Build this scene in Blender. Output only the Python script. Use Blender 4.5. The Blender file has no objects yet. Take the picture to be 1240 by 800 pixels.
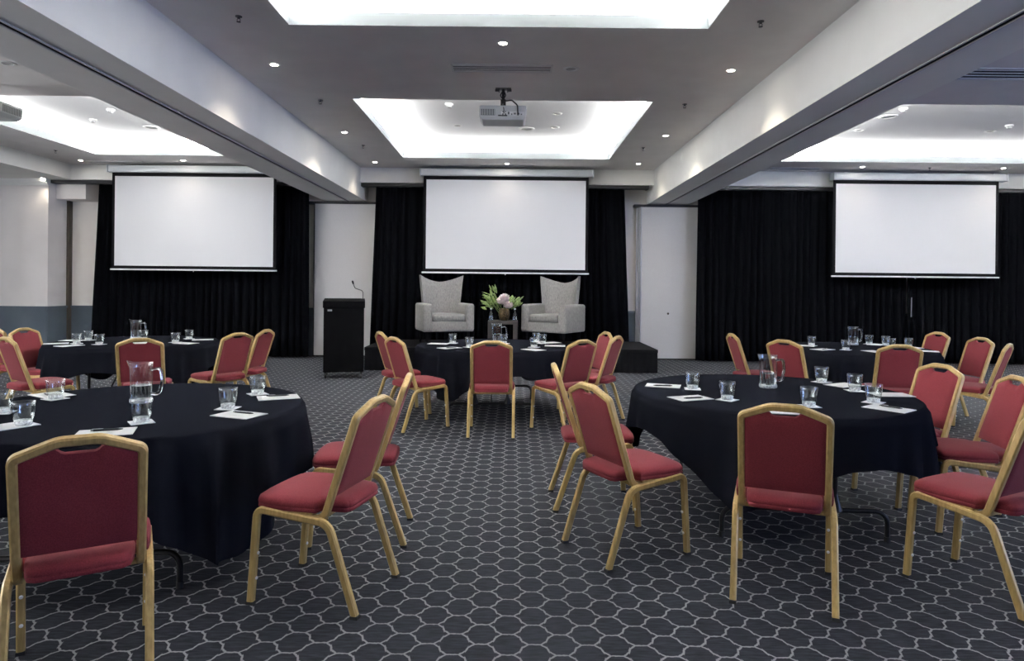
import bpy, bmesh, math, random
from mathutils import Vector, Matrix
PI = math.pi
SC = bpy.context.scene
COL = SC.collection
random.seed(7)

# ------------------------------------------------------------------ camera
F, VX, VY, ROLL, H = 806.0, 621.9, 346.2, 0.0098, 1.46   # measured on the 1240 x 800 frame
cam_d = bpy.data.cameras.new('camera'); cam = bpy.data.objects.new('camera', cam_d); COL.objects.link(cam)
cam_d.sensor_fit = 'HORIZONTAL'; cam_d.sensor_width = 36.0; cam_d.lens = F * 36.0 / 1240.0
cam_d.shift_x = (620 - VX) / 1240.0; cam_d.shift_y = (VY - 400) / 1240.0
cam_d.clip_start = 0.05; cam_d.clip_end = 100
cam.location = (0, 0, H)
cam.rotation_euler = (Matrix.Rotation(PI / 2, 4, 'X') @ Matrix.Rotation(ROLL, 4, 'Z')).to_euler()
SC.camera = cam

def ray(px, py):
    dx, dy = px - VX, py - VY
    return (dx + ROLL * dy) / F, -(dy - ROLL * dx) / F
def at_z(px, py, z):
    a, b = ray(px, py); y = (z - H) / b
    return a * y, y
def at_y(px, py, y):
    a, b = ray(px, py)
    return a * y, H + b * y

# ------------------------------------------------------------------ object helpers
def tag(o, label=None, cat=None, group=None, kind=None):
    if label: o['label'] = label
    if cat: o['category'] = cat
    if group: o['group'] = group
    if kind: o['kind'] = kind
    return o
def thing(name, label, cat, loc=(0, 0, 0), rz=0.0, group=None):
    o = bpy.data.objects.new(name, None); COL.objects.link(o)
    o.empty_display_size = 0.05
    o.location = loc; o.rotation_euler = (0, 0, rz)
    return tag(o, label, cat, group)
def obj(name, bm, mat, parent=None, smooth=35, loc=None, solid=None, bevel=None):
    bmesh.ops.recalc_face_normals(bm, faces=bm.faces[:])
    me = bpy.data.meshes.new(name); bm.to_mesh(me); bm.free()
    mats = mat if isinstance(mat, (list, tuple)) else [mat]
    for m in mats: me.materials.append(m)
    if smooth:
        for p in me.polygons: p.use_smooth = True
        me.set_sharp_from_angle(angle=math.radians(smooth))
    o = bpy.data.objects.new(name, me); COL.objects.link(o)
    if parent: o.parent = parent
    if loc: o.location = loc
    if bevel:
        m = o.modifiers.new('bevel', 'BEVEL'); m.width = bevel; m.segments = 2; m.limit_method = 'ANGLE'; m.angle_limit = math.radians(50)
    if solid:
        m = o.modifiers.new('solid', 'SOLIDIFY'); m.thickness = solid; m.offset = 0
    return o
def dup(o, parent=None):
    c = o.copy(); COL.objects.link(c)
    if parent: c.parent = parent
    for ch in [x for x in o.children]: dup(ch, c)
    return c
def struct(name, bm, mat, label=None, **k):
    o = obj(name, bm, mat, **k); o['kind'] = 'structure'
    if label: o['label'] = label
    return o

# ------------------------------------------------------------------ mesh helpers
def B(): return bmesh.new()
def box(bm, x0, x1, y0, y1, z0, z1, M=None, mi=0):
    v = [Vector((x, y, z)) for z in (z0, z1) for y in (y0, y1) for x in (x0, x1)]
    if M is not None: v = [M @ p for p in v]
    v = [bm.verts.new(p) for p in v]
    for f in ((0, 2, 3, 1), (4, 5, 7, 6), (0, 1, 5, 4), (2, 6, 7, 3), (0, 4, 6, 2), (1, 3, 7, 5)):
        bm.faces.new([v[i] for i in f]).material_index = mi
    return bm
def rbox(bm, x0, x1, y0, y1, z0, z1, r, seg=3, M=None):
    b2 = B(); box(b2, x0, x1, y0, y1, z0, z1)
    bmesh.ops.bevel(b2, geom=b2.edges[:] + b2.verts[:], offset=r, segments=seg, affect='EDGES', profile=0.5)
    mp = {}
    for v in b2.verts: mp[v.index if False else v] = bm.verts.new((M @ v.co) if M is not None else v.co)
    for f in b2.faces: bm.faces.new([mp[v] for v in f.verts])
    b2.free(); return bm
def lathe(bm, prof, n=24, M=None, close=False, a0=0.0):
    rings = []
    for r, z in prof:
        if r < 1e-6:
            p = Vector((0, 0, z)); rings.append([bm.verts.new(M @ p if M is not None else p)])
        else:
            rg = []
            for k in range(n):
                a = a0 + 2 * PI * k / n
                p = Vector((r * math.cos(a), r * math.sin(a), z)); rg.append(bm.verts.new(M @ p if M is not None else p))
            rings.append(rg)
    pairs = list(zip(rings, rings[1:]))
    if close: pairs.append((rings[-1], rings[0]))
    for A, C in pairs:
        if len(A) == 1 and len(C) == 1: continue
        for k in range(n):
            q = (k + 1) % n
            if len(A) == 1: bm.faces.new((A[0], C[k], C[q]))
            elif len(C) == 1: bm.faces.new((A[k], C[0], A[q]))
            else: bm.faces.new((A[k], A[q], C[q], C[k]))
    return rings
def fillet(pts, rad, seg=5):
    P = [Vector(p) for p in pts]; out = [P[0]]
    for i in range(1, len(P) - 1):
        r = rad[i] if isinstance(rad, (list, tuple)) else rad
        a = (P[i - 1] - P[i]); c = (P[i + 1] - P[i]); la, lc = a.length, c.length; a.normalize(); c.normalize()
        ang = a.angle(c)
        if r <= 0 or ang > PI - 0.02: out.append(P[i]); continue
        d = min(r / math.tan(ang / 2), la * 0.48, lc * 0.48)
        r2 = d * math.tan(ang / 2)
        cen = P[i] + (a + c).normalized() * (r2 / math.sin(ang / 2))
        s, e = P[i] + a * d - cen, P[i] + c * d - cen
        tot = s.angle(e); ax = s.cross(e).normalized()
        for k in range(seg + 1):
            out.append(cen + Matrix.Rotation(tot * k / seg, 3, ax) @ s)
    out.append(P[-1]); return out
def profile(w, h, c=0.25):
    k = min(w, h) * c; a, b = w / 2, h / 2
    return [(a, -b + k), (a, b - k), (a - k, b), (-a + k, b), (-a, b - k), (-a, -b + k), (-a + k, -b), (a - k, -b)]
def circ(r, n=8): return [(r * math.cos(2 * PI * k / n), r * math.sin(2 * PI * k / n)) for k in range(n)]
def sweep(bm, path, prof, side, cap=True, scale=None, closed=False):
    P = [Vector(p) for p in path]; n = len(P); s = Vector(side).normalized(); rings = []; pt = None
    for i, p in enumerate(P):
        if closed: t = (P[(i + 1) % n] - P[i - 1]).normalized()
        elif i == 0: t = (P[1] - P[0]).normalized()
        elif i == n - 1: t = (P[-1] - P[-2]).normalized()
        else: t = ((P[i + 1] - P[i]).normalized() + (P[i] - P[i - 1]).normalized()).normalized()
        if pt is not None:
            ax = pt.cross(t)
            if ax.length > 1e-7: s = Matrix.Rotation(pt.angle(t), 3, ax.normalized()) @ s
        s = (s - t * s.dot(t)).normalized(); b = t.cross(s); pt = t
        k = 1.0 if scale is None else scale[i]
        rings.append([bm.verts.new(p + s * (u * k) + b * (v * k)) for u, v in prof])
    m = len(prof)
    pr = list(zip(rings, rings[1:]))
    if closed: pr.append((rings[-1], rings[0]))
    for A, C in pr:
        for k in range(m): bm.faces.new((A[k], A[(k + 1) % m], C[(k + 1) % m], C[k]))
    if cap and not closed: bm.faces.new(rings[0][::-1]); bm.faces.new(rings[-1])
    return bm
def tube(bm, path, r, n=8, scale=None):
    P = [Vector(p) for p in path]; t = (P[1] - P[0]).normalized()
    s = t.cross(Vector((0, 0, 1)));
    if s.length < 0.1: s = t.cross(Vector((1, 0, 0)))
    return sweep(bm, P, circ(r, n), s, scale=scale)
def grid(bm, fn, nu, nv):
    V = [[bm.verts.new(fn(i / nu, j / nv)) for j in range(nv + 1)] for i in range(nu + 1)]
    for i in range(nu):
        for j in range(nv): bm.faces.new((V[i][j], V[i + 1][j], V[i + 1][j + 1], V[i][j + 1]))
    return V

# ------------------------------------------------------------------ materials
def mat(name, col, rough=0.5, metal=0.0, emit=None, es=0.0, trans=0.0, ior=1.45, sheen=0.0, spec=0.5):
    m = bpy.data.materials.new(name); m.use_nodes = True; b = m.node_tree.nodes['Principled BSDF']
    b.inputs['Base Color'].default_value = (*col, 1); b.inputs['Roughness'].default_value = rough; b.inputs['Metallic'].default_value = metal
    b.inputs['Transmission Weight'].default_value = trans; b.inputs['IOR'].default_value = ior
    b.inputs['Sheen Weight'].default_value = sheen; b.inputs['Specular IOR Level'].default_value = spec
    if emit: b.inputs['Emission Color'].default_value = (*emit, 1); b.inputs['Emission Strength'].default_value = es
    return m
def vary(m, c0, c1, scale=20.0, stretch=(1, 1, 1), detail=4.0, bump=0.0, lo=0.35, hi=0.65):
    nt = m.node_tree; b = nt.nodes['Principled BSDF']
    tc = nt.nodes.new('ShaderNodeTexCoord'); mp = nt.nodes.new('ShaderNodeMapping'); mp.inputs['Scale'].default_value = stretch
    nz = nt.nodes.new('ShaderNodeTexNoise'); nz.inputs['Scale'].default_value = scale; nz.inputs['Detail'].default_value = detail
    cr = nt.nodes.new('ShaderNodeValToRGB'); cr.color_ramp.elements[0].position = lo; cr.color_ramp.elements[1].position = hi
    cr.color_ramp.elements[0].color = (*c0, 1); cr.color_ramp.elements[1].color = (*c1, 1)
    nt.links.new(tc.outputs['Object'], mp.inputs['Vector']); nt.links.new(mp.outputs['Vector'], nz.inputs['Vector'])
    nt.links.new(nz.outputs['Fac'], cr.inputs['Fac']); nt.links.new(cr.outputs['Color'], b.inputs['Base Color'])
    if bump:
        bp = nt.nodes.new('ShaderNodeBump'); bp.inputs['Strength'].default_value = bump; bp.inputs['Distance'].default_value = 0.002
        nt.links.new(nz.outputs['Fac'], bp.inputs['Height']); nt.links.new(bp.outputs['Normal'], b.inputs['Normal'])
    return m
M = {}
M['ceiling'] = vary(mat('ceiling_paint', (.80, .775, .755), .9), (.78, .755, .735), (.82, .795, .775), 3)
M['beam'] = vary(mat('beam_paint', (.86, .86, .82), .85), (.84, .84, .80), (.88, .88, .84), 2)
M['lip'] = mat('coffer_lip_shade', (.25, .27, .275), .9)  # shade put into the lip colour, far darker than the ceiling
M['coffer'] = mat('coffer_paint', (.80, .815, .835), .9)
M['wall'] = vary(mat('wall_paint', (.86, .82, .78), .85), (.84, .80, .76), (.88, .84, .80), 2)
M['dado'] = vary(mat('dado_paint', (.075, .095, .12), .6), (.07, .09, .115), (.08, .10, .125), 3)
M['darktrim'] = mat('dark_aluminium', (.02, .02, .022), .5)
M['slot'] = mat('slot_black', (.008, .008, .008), .9)
M['brown'] = mat('dark_brown', (.06, .045, .035), .7)
M['gold'] = vary(mat('gold_frame', (.45, .31, .115), .36, .2), (.39, .265, .095), (.51, .355, .135), 14, (6, 6, .8), 3)
M['red'] = vary(mat('red_fabric', (.158, .0245, .031), .9, sheen=.05, spec=.12), (.140, .0205, .0265), (.178, .0285, .0365), 220, (1, 1, 1), 3, bump=.25)
M['rubber'] = mat('black_rubber', (.012, .012, .012), .7)
M['button'] = mat('white_nylon', (.75, .74, .70), .4)
M['cloth'] = vary(mat('navy_black_cloth', (.0068, .0075, .0108), .95, sheen=.0, spec=0), (.006, .0066, .0096), (.0076, .0084, .012), 300, (1, 1, 1), 2, bump=.1)
M['curtain'] = vary(mat('black_drape', (.0022, .0024, .003), .95, sheen=.0, spec=0), (.0017, .0019, .0025), (.0028, .003, .0038), 40, (3, 3, .3), 3)
M['blackmetal'] = mat('black_metal', (.012, .012, .012), .35, .3)
M['tabletop'] = mat('table_laminate', (.08, .06, .05), .5)
M['screen'] = mat('screen_white', (.715, .715, .725), .85)
M['screenblack'] = mat('screen_border', (.006, .006, .007), .9, spec=.05)
M['case'] = mat('screen_case', (.72, .75, .77), .35)
M['bar'] = mat('white_bar', (.75, .75, .75), .4)
M['panel'] = vary(mat('divider_vinyl', (.58, .57, .56), .7), (.565, .555, .545), (.595, .585, .575), 160, (1, 1, .3), 2)
M['alu'] = mat('aluminium', (.55, .56, .58), .35, .8)
M['stage'] = vary(mat('stage_carpet', (.004, .004, .005), .95, spec=.1), (.0035, .0035, .0045), (.005, .005, .006), 60)
M['skirt'] = mat('stage_skirt', (.003, .003, .004), .95, spec=.1)
M['lectern'] = mat('lectern_black', (.003, .003, .0035), .7, spec=.02)
M['label'] = mat('label_white', (.6, .6, .6), .5)
M['inkgrey'] = mat('label_ink', (.15, .15, .16), .5)
M['armchair'] = vary(mat('grey_chenille', (.19, .185, .178), .95, sheen=.12), (.13, .127, .122), (.235, .228, .218), 30, (3, 3, .7), 6, bump=.3, lo=.3, hi=.7)
M['darkwood'] = vary(mat('dark_wood', (.016, .012, .0115), .5), (.013, .0095, .009), (.02, .015, .014), 12, (1, 1, 8))
M['glass'] = mat('clear_glass', (.98, 1, .99), 0.0, trans=1.0, ior=1.47)
def thin_glass():
    m = bpy.data.materials.new('thin_glass'); m.use_nodes = True; nt = m.node_tree; nt.nodes.clear()
    o = nt.nodes.new('ShaderNodeOutputMaterial'); mx = nt.nodes.new('ShaderNodeMixShader'); tr = nt.nodes.new('ShaderNodeBsdfTransparent'); gl = nt.nodes.new('ShaderNodeBsdfGlossy')
    lf = nt.nodes.new('ShaderNodeLayerWeight'); lf.inputs['Blend'].default_value = .5; lp = nt.nodes.new('ShaderNodeMath'); lp.operation = 'POWER'; lp.inputs[1].default_value = 3.0; lw = nt.nodes.new('ShaderNodeMath'); lw.operation = 'MULTIPLY_ADD'; lw.inputs[1].default_value = .58; lw.inputs[2].default_value = .06
    nt.links.new(lf.outputs['Facing'], lp.inputs[0]); nt.links.new(lp.outputs[0], lw.inputs[0])
    tr.inputs['Color'].default_value = (.95, .965, .96, 1); gl.inputs['Color'].default_value = (1, 1, 1, 1); gl.inputs['Roughness'].default_value = .045
    nt.links.new(lw.outputs[0], mx.inputs[0]); nt.links.new(tr.outputs[0], mx.inputs[1]); nt.links.new(gl.outputs[0], mx.inputs[2]); nt.links.new(mx.outputs[0], o.inputs['Surface'])
    return m
M['thinglass'] = thin_glass()
def whitened_glass():  # white mixed in stands in for light refracted by the thick base
    m = bpy.data.materials.new('whitened_glass_foot'); m.use_nodes = True; nt = m.node_tree; nt.nodes.clear()
    N = nt.nodes.new
    o = N('ShaderNodeOutputMaterial'); a = N('ShaderNodeMixShader'); b = N('ShaderNodeMixShader'); c = N('ShaderNodeMixShader'); tr = N('ShaderNodeBsdfTransparent'); gl = N('ShaderNodeBsdfGlossy'); df = N('ShaderNodeBsdfDiffuse'); tl = N('ShaderNodeBsdfTranslucent')
    gl.inputs['Roughness'].default_value = .05
    for n in (df, tl): n.inputs['Color'].default_value = (.93, .96, .96, 1)
    tc = N('ShaderNodeTexCoord'); nz = N('ShaderNodeTexNoise'); nz.inputs['Scale'].default_value = 90; nt.links.new(tc.outputs['Object'], nz.inputs['Vector'])
    rm = N('ShaderNodeMapRange'); rm.inputs['From Min'].default_value = .4; rm.inputs['From Max'].default_value = .6; rm.inputs['To Min'].default_value = .45; rm.inputs['To Max'].default_value = .92; nt.links.new(nz.outputs['Fac'], rm.inputs['Value'])
    a.inputs[0].default_value = .5; nt.links.new(df.outputs[0], a.inputs[1]); nt.links.new(tl.outputs[0], a.inputs[2])
    nt.links.new(rm.outputs[0], b.inputs[0]); nt.links.new(tr.outputs[0], b.inputs[1]); nt.links.new(a.outputs[0], b.inputs[2])
    c.inputs[0].default_value = .15; nt.links.new(b.outputs[0], c.inputs[1]); nt.links.new(gl.outputs[0], c.inputs[2]); nt.links.new(c.outputs[0], o.inputs['Surface'])
    return m
M['footglass'] = whitened_glass()
M['water'] = mat('water', (.97, .99, 1), 0.0, trans=1.0, ior=1.33)
M['paper'] = mat('paper_white', (.80, .80, .79), .8)
M['coaster'] = mat('coaster_white', (.85, .85, .85), .8)
M['pen'] = mat('pen_black', (.012, .012, .014), .35)
M['white'] = mat('white_plastic', (.80, .80, .80), .4)
M['grey'] = mat('grey_plastic', (.42, .43, .44), .45)
M['projector'] = mat('projector_body', (.50, .51, .52), .45)
M['projdark'] = mat('projector_grille', (.11, .115, .12), .6)
M['vent'] = mat('vent_metal', (.66, .64, .64), .5)
M['leaf'] = vary(mat('leaf_green', (.10, .16, .04), .5), (.07, .12, .03), (.20, .26, .08), 30)
M['petal'] = vary(mat('petal_blush', (.75, .62, .62), .6), (.70, .52, .54), (.82, .76, .74), 25)
M['vase'] = vary(mat('bronze_vase', (.16, .10, .04), .3, .6), (.02, .014, .007), (.10, .065, .028), 40)
M['lamp'] = mat('lamp_glow', (1, 1, 1), .5, emit=(1.0, .90, .76), es=30)
M['lampoff'] = mat('lamp_lens', (.5, .5, .5), .2)
M['brass'] = mat('steel_dark', (.08, .08, .085), .4, .6)

def carpet():
    m = bpy.data.materials.new('trellis_carpet'); m.use_nodes = True; nt = m.node_tree; b = nt.nodes['Principled BSDF']
    b.inputs['Roughness'].default_value = .95; b.inputs['Specular IOR Level'].default_value = .15
    N, L = nt.nodes.new, nt.links.new
    tc = N('ShaderNodeTexCoord'); sx = N('ShaderNodeSeparateXYZ'); L(tc.outputs['Object'], sx.inputs[0])
    def math_(op, a, b_=None, c=None, clamp=False):
        n = N('ShaderNodeMath'); n.operation = op; n.use_clamp = clamp
        for i, v in enumerate((a, b_, c)):
            if v is None: continue
            if isinstance(v, (int, float)): n.inputs[i].default_value = v
            else: L(v, n.inputs[i])
        return n.outputs[0]
    W, HH = 0.218, 0.156
    wob = N('ShaderNodeTexNoise'); wob.inputs['Scale'].default_value = 60; wob.inputs['Detail'].default_value = 2; L(tc.outputs['Object'], wob.inputs['Vector'])
    wv = math_('MULTIPLY', math_('SUBTRACT', wob.outputs['Fac'], .5), .012)
    tx = math_('FRACT', math_('DIVIDE', math_('ADD', sx.outputs['X'], .119 + 60 * W), W))
    ty = math_('FRACT', math_('DIVIDE', math_('ADD', math_('ADD', sx.outputs['Y'], wv), -2.791 + 100 * HH), HH))
    t = math_('PINGPONG', tx, .5); v = math_('PINGPONG', ty, .5)          # 0..0.5
    lin = math_('DIVIDE', math_('SUBTRACT', t, .115), .27, clamp=True)
    stp = math_('DIVIDE', math_('SUBTRACT', t, .228), .044, clamp=True)
    hh = math_('SUBTRACT', .5, math_('MULTIPLY_ADD', lin, .385, math_('MULTIPLY', stp, .115)))
    d = math_('MULTIPLY', math_('ABSOLUTE', math_('SUBTRACT', v, hh)), HH)
    inl = math_('MULTIPLY', math_('GREATER_THAN', t, .115), math_('LESS_THAN', t, .385)); ins = math_('MULTIPLY', math_('GREATER_THAN', t, .226), math_('LESS_THAN', t, .274))
    sl = math_('MULTIPLY_ADD', ins, .115 / .044 * HH / W, math_('MULTIPLY', inl, .385 / .27 * HH / W))
    d = math_('DIVIDE', d, math_('SQRT', math_('MULTIPLY_ADD', sl, sl, 1.0)))
    mr = N('ShaderNodeMapRange'); mr.interpolation_type = 'SMOOTHSTEP'; L(d, mr.inputs['Value'])
    mr.inputs['From Min'].default_value = .0030; mr.inputs['From Max'].default_value = .0057; mr.inputs['To Min'].default_value = 1; mr.inputs['To Max'].default_value = 0
    nz = N('ShaderNodeTexNoise'); nz.inputs['Scale'].default_value = 14; nz.inputs['Detail'].default_value = 5
    mp = N('ShaderNodeMapping'); mp.inputs['Scale'].default_value = (1, 5, 1); L(tc.outputs['Object'], mp.inputs['Vector']); L(mp.outputs['Vector'], nz.inputs['Vector'])
    pile = N('ShaderNodeTexNoise'); pile.inputs['Scale'].default_value = 220; pile.inputs['Detail'].default_value = 2; L(mp.outputs['Vector'], pile.inputs['Vector'])
    mixv = math_('MULTIPLY_ADD', pile.outputs['Fac'], .45, math_('MULTIPLY', nz.outputs['Fac'], .55))
    cr = N('ShaderNodeValToRGB'); L(mixv, cr.inputs['Fac'])
    cr.color_ramp.elements[0].position = .38; cr.color_ramp.elements[1].position = .64
    cr.color_ramp.elements[0].color = (.0068, .0074, .0112, 1); cr.color_ramp.elements[1].color = (.029, .0315, .040, 1)
    mx = N('ShaderNodeMixRGB'); L(mr.outputs[0], mx.inputs['Fac']); L(cr.outputs['Color'], mx.inputs['Color1']); mx.inputs['Color2'].default_value = (.225, .225, .23, 1)
    L(mx.outputs['Color'], b.inputs['Base Color'])
    bp = N('ShaderNodeBump'); bp.inputs['Strength'].default_value = .3; bp.inputs['Distance'].default_value = .003; L(pile.outputs['Fac'], bp.inputs['Height']); L(bp.outputs['Normal'], b.inputs['Normal'])
    return m
M['carpet'] = carpet()

# ------------------------------------------------------------------ room shell
CZ, BZ, SZ = 3.74, 3.15, 3.45             # ceiling, beam underside, soffit heights
XL0, XL1, XR0, XR1 = -3.86, -3.00, 2.71, 3.53
WX0, WX1, WY0, WY1 = -11.2, 11.9, -4.4, 13.62
CUP = 4.00
bm = B(); box(bm, WX0 - .2, WX1 + .2, WY0 - .2, WY1 + .2, -.12, 0)
struct('floor', bm, M['carpet'], 'navy carpet with a pale trellis pattern', smooth=0)

coffers = [(-2.0, 1.69, 8.18, 11.92), (-2.0, 1.69, 2.14, 5.86), (-2.0, 1.69, -3.9, -.2),
           (-7.5, -4.98, 8.18, 11.92), (-7.5, -4.98, 2.14, 5.86), (-7.5, -4.98, -3.9, -.2),
           (4.66, 10.75, 8.18, 11.92), (4.66, 10.75, 2.14, 5.86), (4.66, 10.75, -3.9, -.2)]
xc = sorted({WX0, WX1, *[v for c in coffers for v in c[:2]]}); yc = sorted({WY0, WY1, *[v for c in coffers for v in c[2:]]})
def is_hole(xm, ym): return any(c[0] < xm < c[1] and c[2] < ym < c[3] for c in coffers)
bm = B(); T = .12
for i in range(len(xc) - 1):
    for j in range(len(yc) - 1):
        x0, x1, y0, y1 = xc[i], xc[i + 1], yc[j], yc[j + 1]
        if is_hole((x0 + x1) / 2, (y0 + y1) / 2):
            for a, b_ in (((x0, y0), (x1, y0)), ((x1, y0), (x1, y1)), ((x1, y1), (x0, y1)), ((x0, y1), (x0, y0))):
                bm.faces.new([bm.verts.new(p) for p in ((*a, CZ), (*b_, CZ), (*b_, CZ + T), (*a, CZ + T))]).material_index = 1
        else:
            for z in (CZ, CZ + T): bm.faces.new([bm.verts.new(p) for p in ((x0, y0, z), (x1, y0, z), (x1, y1, z), (x0, y1, z))])
bmesh.ops.remove_doubles(bm, verts=bm.verts[:], dist=1e-4)
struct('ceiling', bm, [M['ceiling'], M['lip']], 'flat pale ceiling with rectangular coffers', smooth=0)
SET = .30
for k, (x0, x1, y0, y1) in enumerate(coffers):
    bm = B(); a, b_, c, d = x0 - SET, x1 + SET, y0 - SET, y1 + SET; zl = CZ + T
    P = [(a, c), (b_, c), (b_, d), (a, d)]
    lo = [bm.verts.new((*p, zl)) for p in P]; hi = [bm.verts.new((*p, CUP)) for p in P]
    for i in range(4): bm.faces.new((lo[i], lo[(i + 1) % 4], hi[(i + 1) % 4], hi[i]))
    bm.faces.new(hi)
    struct('ceiling_coffer', bm, M['coffer'], 'white recessed ceiling coffer with hidden cove lighting', smooth=0)

def beam(name, x0, x1, groove, label):
    bm = B(); g = .022; y0, y1 = WY0, WY1
    pr = [(x0, CZ), (x0, BZ), (groove - g, BZ), (groove - g, BZ + .05), (groove + g, BZ + .05), (groove + g, BZ), (x1, BZ), (x1, CZ)]
    A = [bm.verts.new((x, y0, z)) for x, z in pr]; C = [bm.verts.new((x, y1, z)) for x, z in pr]
    for i in range(len(pr)):
        f = bm.faces.new((A[i], A[(i + 1) % 8], C[(i + 1) % 8], C[i])); f.material_index = 1 if i in (2, 3, 4) else 0
    bm.faces.new(A[::-1]); bm.faces.new(C)
    struct(name, bm, [M['beam'], M['darktrim']], label, smooth=0)
    bm = B()
    for s in (-1, 1): box(bm, groove + s * .03 - .008, groove + s * .03 + .008, y0, y1, BZ - .008, BZ + .002)
    struct('trim_1' if x0 < 0 else 'trim_2', bm, M['alu'] if False else M['vent'], 'metal track edging along the underside of the beam', smooth=0)
beam('beam_left', XL0, XL1, -3.37, 'deep pale ceiling beam to the left with a track slot')
beam('beam_right', XR0, XR1, 3.08, 'deep pale ceiling beam to the right with a track slot')
BY = 12.95
for n, (x0, x1) in zip((3, 4, 5), ((-8.64, XL0), (XL1, XR0), (XR1, WX1))):
    bm = B(); box(bm, x0, x1, BY, WY1, SZ, CZ - .001); struct('trim_%d' % n, bm, M['beam'], 'cream bulkhead above the curtains', smooth=0)
bm = B(); box(bm, WX0, -8.64, WY0, WY1, SZ, CZ - .001); struct('trim_6', bm, M['beam'], 'lowered soffit along the left wall', smooth=0)

# walls
bm = B(); box(bm, WX0 - .15, WX1 + .15, WY1, WY1 + .15, 0, CZ); struct('wall_back', bm, M['wall'], 'cream end wall behind the black curtains', smooth=0)
def wall_with_assumed_windows(name, x, openings, label):  # the openings are assumed, out of view
    bm = B(); t = .15 if x > 0 else -.15; a, b_ = min(x, x + t), max(x, x + t)
    ys = [WY0] + [v for o in openings for v in o[:2]] + [WY1]
    for i in range(0, len(ys), 2): box(bm, a, b_, ys[i], ys[i + 1], 0, CZ)
    for y0, y1, z0, z1 in openings: box(bm, a, b_, y0, y1, 0, z0); box(bm, a, b_, y0, y1, z1, CZ)
    struct(name, bm, M['wall'], label, smooth=0)
assumed_winL = [(-3.4, -.6, .95, 2.9), (.4, 3.2, .95, 2.9), (4.2, 7.0, .95, 2.9)]  # openings assumed and added to admit side light from the left
assumed_winR = [(-3.0, 0.2, .6, 2.9), (1.2, 4.4, .6, 2.9)]  # assumed openings, added to tint the right beam bluish
wall_with_assumed_windows('wall_left', WX0, assumed_winL, 'cream side wall on the left')
wall_with_assumed_windows('wall_right', WX1, assumed_winR, 'cream side wall on the right')
bm = B(); box(bm, WX0 - .15, WX1 + .15, WY0 - .15, WY0, 0, CZ); struct('wall_front', bm, M['wall'], 'cream wall opposite the stage', smooth=0)
wn = 0
for x, ws in ((WX0, assumed_winL), (WX1, assumed_winR)):
    for y0, y1, z0, z1 in ws:
        wn += 1; bm = B(); s = 1 if x > 0 else -1
        for a in (0, 1, 2): yy = y0 + (y1 - y0) * a / 2; box(bm, x + s * .05 - .03, x + s * .05 + .03, yy - .03, yy + .03, z0, z1)
        for zz in (z0, z1): box(bm, x + s * .05 - .03, x + s * .05 + .03, y0, y1, zz - .03, zz + .03)
        struct('assumed_window_%d' % wn, bm, M['white'], 'assumed white framed light opening in the side wall, out of view', smooth=0)  # added windows, assumed from the side light; none is in view

# left corner: pier, return, slot and lintel
bm = B(); box(bm, WX0, -9.09, 13.0, WY1, 0, SZ); struct('wall_pier', bm, M['wall'], 'cream pier standing forward at the left end of the back wall', smooth=0)
bm = B(); box(bm, -9.62, -9.085, 12.975, 13.0, 0, SZ); struct('trim_7', bm, M['wall'], 'shallow cream pilaster face on the pier', smooth=0)
bm = B(); box(bm, -9.09, -8.5, 13.2, WY1, 3.1, SZ); struct('trim_8', bm, M['wall'], 'cream lintel beside the pier', smooth=0)
bm = B(); box(bm, -9.09, -9.035, 13.52, WY1, 0, 3.1); struct('trim_9', bm, M['brown'], 'dark brown strip standing in for the shadow gap beside the pier', smooth=0)  # solid dark strip in place of a shaded recess
bm = B()
for q, (o, z0, z1) in enumerate(((.05, 3.33, 3.36), (.085, 3.36, 3.40), (.12, 3.40, 3.45))):
    box(bm, WX0, -9.62, 13.0 - o, 13.0, z0, z1); box(bm, -9.62, -9.06, 12.975 - o, 13.0, z0, z1)
    box(bm, WX0, WX0 + o, WY0, 13.0, z0, z1)
struct('trim_10', bm, M['beam'], 'moulded cornice at the top of the left wall', smooth=0)
# dado panels and rails
def dado(n, x0, x1, y, ret=None):
    bm = B(); box(bm, x0, x1, y - .012, y, 0, .93); box(bm, x0, x1, y - .04, y, .93, .975); box(bm, x0, x1, y - .028, y, .90, .93); box(bm, x0, x1, y - .03, y, 0, .14)
    if ret: box(bm, x1 - .001, x1 + .012, y, ret, 0, .93); box(bm, x1 - .001, x1 + .035, y, ret, .93, .975)
    struct('trim_%d' % n, bm, M['dado'], 'blue grey dado panel and rail low on the wall', smooth=0)
dado(11, WX0, -9.62, 13.0); dado(12, -9.62, -9.085, 12.975, WY1); dado(13, -9.035, -3.95, WY1); dado(14, XL1, XR0, WY1); dado(15, 3.8, WX1, WY1)
bm = B(); box(bm, WX0, WX0 + .012, WY0, 13, 0, .93); box(bm, WX0, WX0 + .04, WY0, 13, .93, .975); struct('trim_16', bm, M['dado'], 'blue grey dado along the left wall', smooth=0)
bm = B(); box(bm, WX1 - .012, WX1, WY0, 13.6, 0, .58); struct('trim_17', bm, M['dado'], 'blue grey dado along the right wall', smooth=0)

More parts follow.
